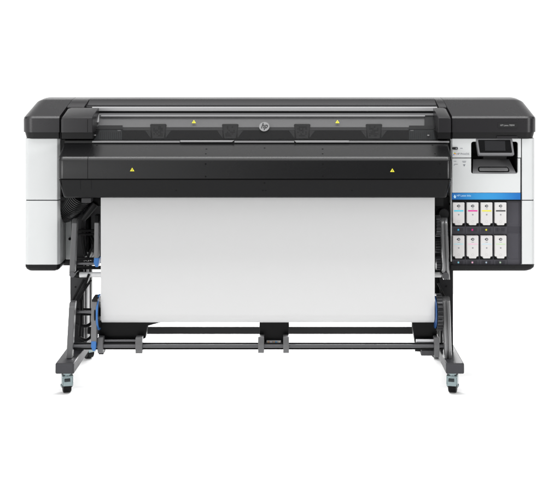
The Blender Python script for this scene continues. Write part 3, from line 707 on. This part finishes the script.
MB().pbox(60.5, 100, 197.5, 200.5, -0.02, 0.2).build('underside_plate', DEEP, P)
# corrugated hose
pts = []; rad = []
for k in range(121):
    t = k/120
    pts.append((X(86-28*t, 0.05), -0.05+0.20*t, Z(190+23*math.sin(math.pi*0.5*t), 0.05))); rad.append(0.054+(0.007 if k % 6 in (0, 1, 5) else 0.0))
MB().tube(pts, rad, 32).build('corrugated_hose', mat('hose_black', (16, 16, 17), 0.3, 0.4), P)

# ---- casters
def make_caster(loc, swing):
    E = empty('caster', loc, P); E.rotation_euler[2] = swing
    o = MB()
    n = 28; rg = []
    Rw = 0.036
    for x, r in ((-0.020, Rw-0.005), (-0.017, Rw), (0.017, Rw), (0.020, Rw-0.005)):
        rg.append([(x, 0.022+r*math.cos(2*math.pi*i/n), Rw+r*math.sin(2*math.pi*i/n)) for i in range(n)])
    MB().loft(rg).build('wheel', mat('wheel_rubber', (7, 7, 8), 0.5, 0.15), E)
    fk = MB()
    for s_ in (-1, 1):
        fk.add(*(lambda pr, a, b: ([(a, y, z) for y, z in pr]+[(b, y, z) for y, z in pr], [tuple(reversed(range(5))), tuple(range(5, 10))]+[(i, (i+1) % 5, (i+1) % 5+5, i+5) for i in range(5)]))([(-0.018, 0.092), (-0.022, 0.05), (0.016, 0.024), (0.034, 0.03), (0.030, 0.092)], s_*0.0225, s_*0.0265))
    fk.box(-0.0265, 0.0265, -0.024, 0.032, 0.084, 0.090)
    fk.box(-0.0225, 0.0225, -0.0215, -0.0185, 0.040, 0.084)
    fk.build('fork', ZINC, E, 0.0015)
    MB().tube([(0, 0, 0.09), (0, 0, 0.1065)], 0.019, 20).build('swivel', ZINC, E)
    MB().tube([(-0.030, 0.022, Rw), (0.030, 0.022, Rw)], 0.007, 12).build('axle', ZINC, E)
    MB().add([(-0.016, -0.03, 0.066), (0.012, -0.03, 0.066), (0.012, -0.019, 0.082), (-0.016, -0.019, 0.082), (-0.016, -0.026, 0.062), (0.012, -0.026, 0.062), (0.012, -0.017, 0.076), (-0.016, -0.017, 0.076)], [(0, 1, 2, 3), (7, 6, 5, 4), (0, 4, 5, 1), (1, 5, 6, 2), (2, 6, 7, 3), (3, 7, 4, 0)]).build('brake_lever', mat('zinc_dark', (60, 66, 68), 0.4, 0.5, 0.6), E)
    return E
xf = [(X(55.2, YF)+X(74.0, YF))/2, (X(446.0, YF)+X(464.3, YF))/2]
first = make_caster((xf[0]+0.005, YF+0.045, 0), math.radians(16))
for (lx, ly, a) in ((xf[1]-0.008, YF+0.045, -14), (xf[0]+0.01, YR-0.06, 40), (xf[1]-0.01, YR-0.06, -35)):
    c2 = first.copy(); COL.objects.link(c2); c2.parent = P; c2.location = (lx, ly, 0); c2.rotation_euler[2] = math.radians(a)
    for chd in list(first.children):
        d = chd.copy(); COL.objects.link(d); d.parent = c2

# ------------------------------------------------------------ paper
pa, pb = X(100.8, -0.10), X(434.7, -0.10)
yc, R0 = -0.05, 0.0505
path = [(-0.10, Z(190, -0.1)), (-0.1005, Z(240, -0.10)), (-0.1005, ZA+0.02)]
path += [(yc-R0*math.cos(a), ZA-R0*math.sin(a)) for a in [2*math.pi*k/64 for k in range(0, 62)]]
m = MB(); th = 0.0012; n = len(path)
prof_in = []
for i, (y, z) in enumerate(path):
    q = path[min(i+1, n-1)]; p_ = path[max(i-1, 0)]
    t = Vector((q[0]-p_[0], q[1]-p_[1])).normalized(); nn = Vector((-t.y, t.x))
    prof_in.append((y+nn.x*th, z+nn.y*th))
outer = path; inner = prof_in
vs = []
for x in (pa, pb): vs += [(x, y, z) for y, z in outer]+[(x, y, z) for y, z in inner]
N2 = 2*n; fs = []
for i in range(n-1):
    fs.append((i, i+1, N2+i+1, N2+i)); fs.append((n+i, N2+n+i, N2+n+i+1, n+i+1))
    fs.append((i, n+i, n+i+1, i+1)); fs.append((N2+i, N2+i+1, N2+n+i+1, N2+n+i))
fs += [(0, N2, N2+n, n), (n-1, 2*n-1, N2+2*n-1, N2+n-1)]
m.add(vs, fs)
# wound layers inside
m.tube([(pa+0.0005, yc, ZA), (pb-0.0005, yc, ZA)], R0-0.003, 48)
pp = m.build('paper_web', PAPER, None, angle=30)
pp['label'] = 'wide blank white paper web hanging from the printer onto its take-up roll'
pp['category'] = 'paper'

# ------------------------------------------------------------ ink cartridges
CARD = mat('cartridge_white', (206, 204, 203), 0.5, 0.3)
names = [[('bright cyan', (60, 200, 226)), ('vivid magenta', (214, 24, 144)), ('yellow', (232, 222, 50)), ('black', (40, 40, 42))],
         [('pale cyan', (160, 220, 232)), ('pale pink', (240, 176, 208)), ('very pale blue', (186, 216, 232)), ('pale green', (184, 220, 160))]]
def make_cartridge():
    E = empty('ink_cartridge')
    w_, h_ = 0.0290, 0.1125; y0_ = -0.012
    pr = [(-w_, -h_+0.010), (-w_+0.009, -h_+0.010), (-w_+0.012, -h_), (w_-0.012, -h_), (w_-0.009, -h_+0.010), (w_, -h_+0.010), (w_, 0), (-w_, 0)]
    bd = MB().plate(pr, y0_, 0.03).build('housing', CARD, E, 0.0022)
    q = MB()
    q.plate([(0.0075*math.cos(t), -0.0165+0.0068*math.sin(t)) for t in [2*math.pi*k/20 for k in range(20)]], y0_-0.0005, y0_)
    q.plate([(-0.011, -0.0165), (-0.006, -0.0135), (-0.006, -0.0195)], y0_-0.0007, y0_)
    q.build('emblem', INK, E)
    MB().plate(circle(0.0008, -0.0165, 0.003), y0_-0.0009, y0_-0.0004).build('emblem_centre', CARD, E)
    MB().box(-0.006, 0.006, y0_-0.0004, y0_, -0.0318, -0.0300).build('printed_line', LPRINT, E)
    MB().box(-0.0035, 0.0035, y0_-0.0004, y0_, -0.063, -0.0565).build('printed_square', mat('mid_print', (140, 140, 144), 0.6, 0.2), E)
    ring = MB().plate(circle(0, -0.094, 0.0062), y0_-0.0003, y0_).build('ring_mark', mat('ring_print', (184, 182, 182), 0.6, 0.2), E)
    MB().plate(circle(0, -0.094, 0.0050), y0_-0.0005, y0_).build('ring_centre', CARD, E)
    return E
C0 = make_cartridge(); kids = list(C0.children)
first_c = True
for r, y in enumerate((202.4, 235.6)):
    for k, ci in enumerate(cols):
        if first_c: E = C0; first_c = False
        else:
            E = C0.copy(); COL.objects.link(E)
            for chd in kids:
                d = chd.copy(); COL.objects.link(d); d.parent = E
        E.location = (X(ci), 0.0, Z(y))
        nm, cc = names[r][k]
        th_ = 0.0056 if r == 0 else 0.0030
        MB().box(-0.0235, 0.0235, -0.0128, -0.0118, -0.0405-th_/2, -0.0405+th_/2).build('colour_stripe', mat('stripe_'+nm.replace(' ', '_'), cc, 0.5, 0.3), E)
        E['label'] = 'white ink cartridge with a %s stripe in the %s row' % (nm, 'upper' if r == 0 else 'lower')
        E['category'] = 'ink cartridge'; E['group'] = 'ink cartridges in the bay'
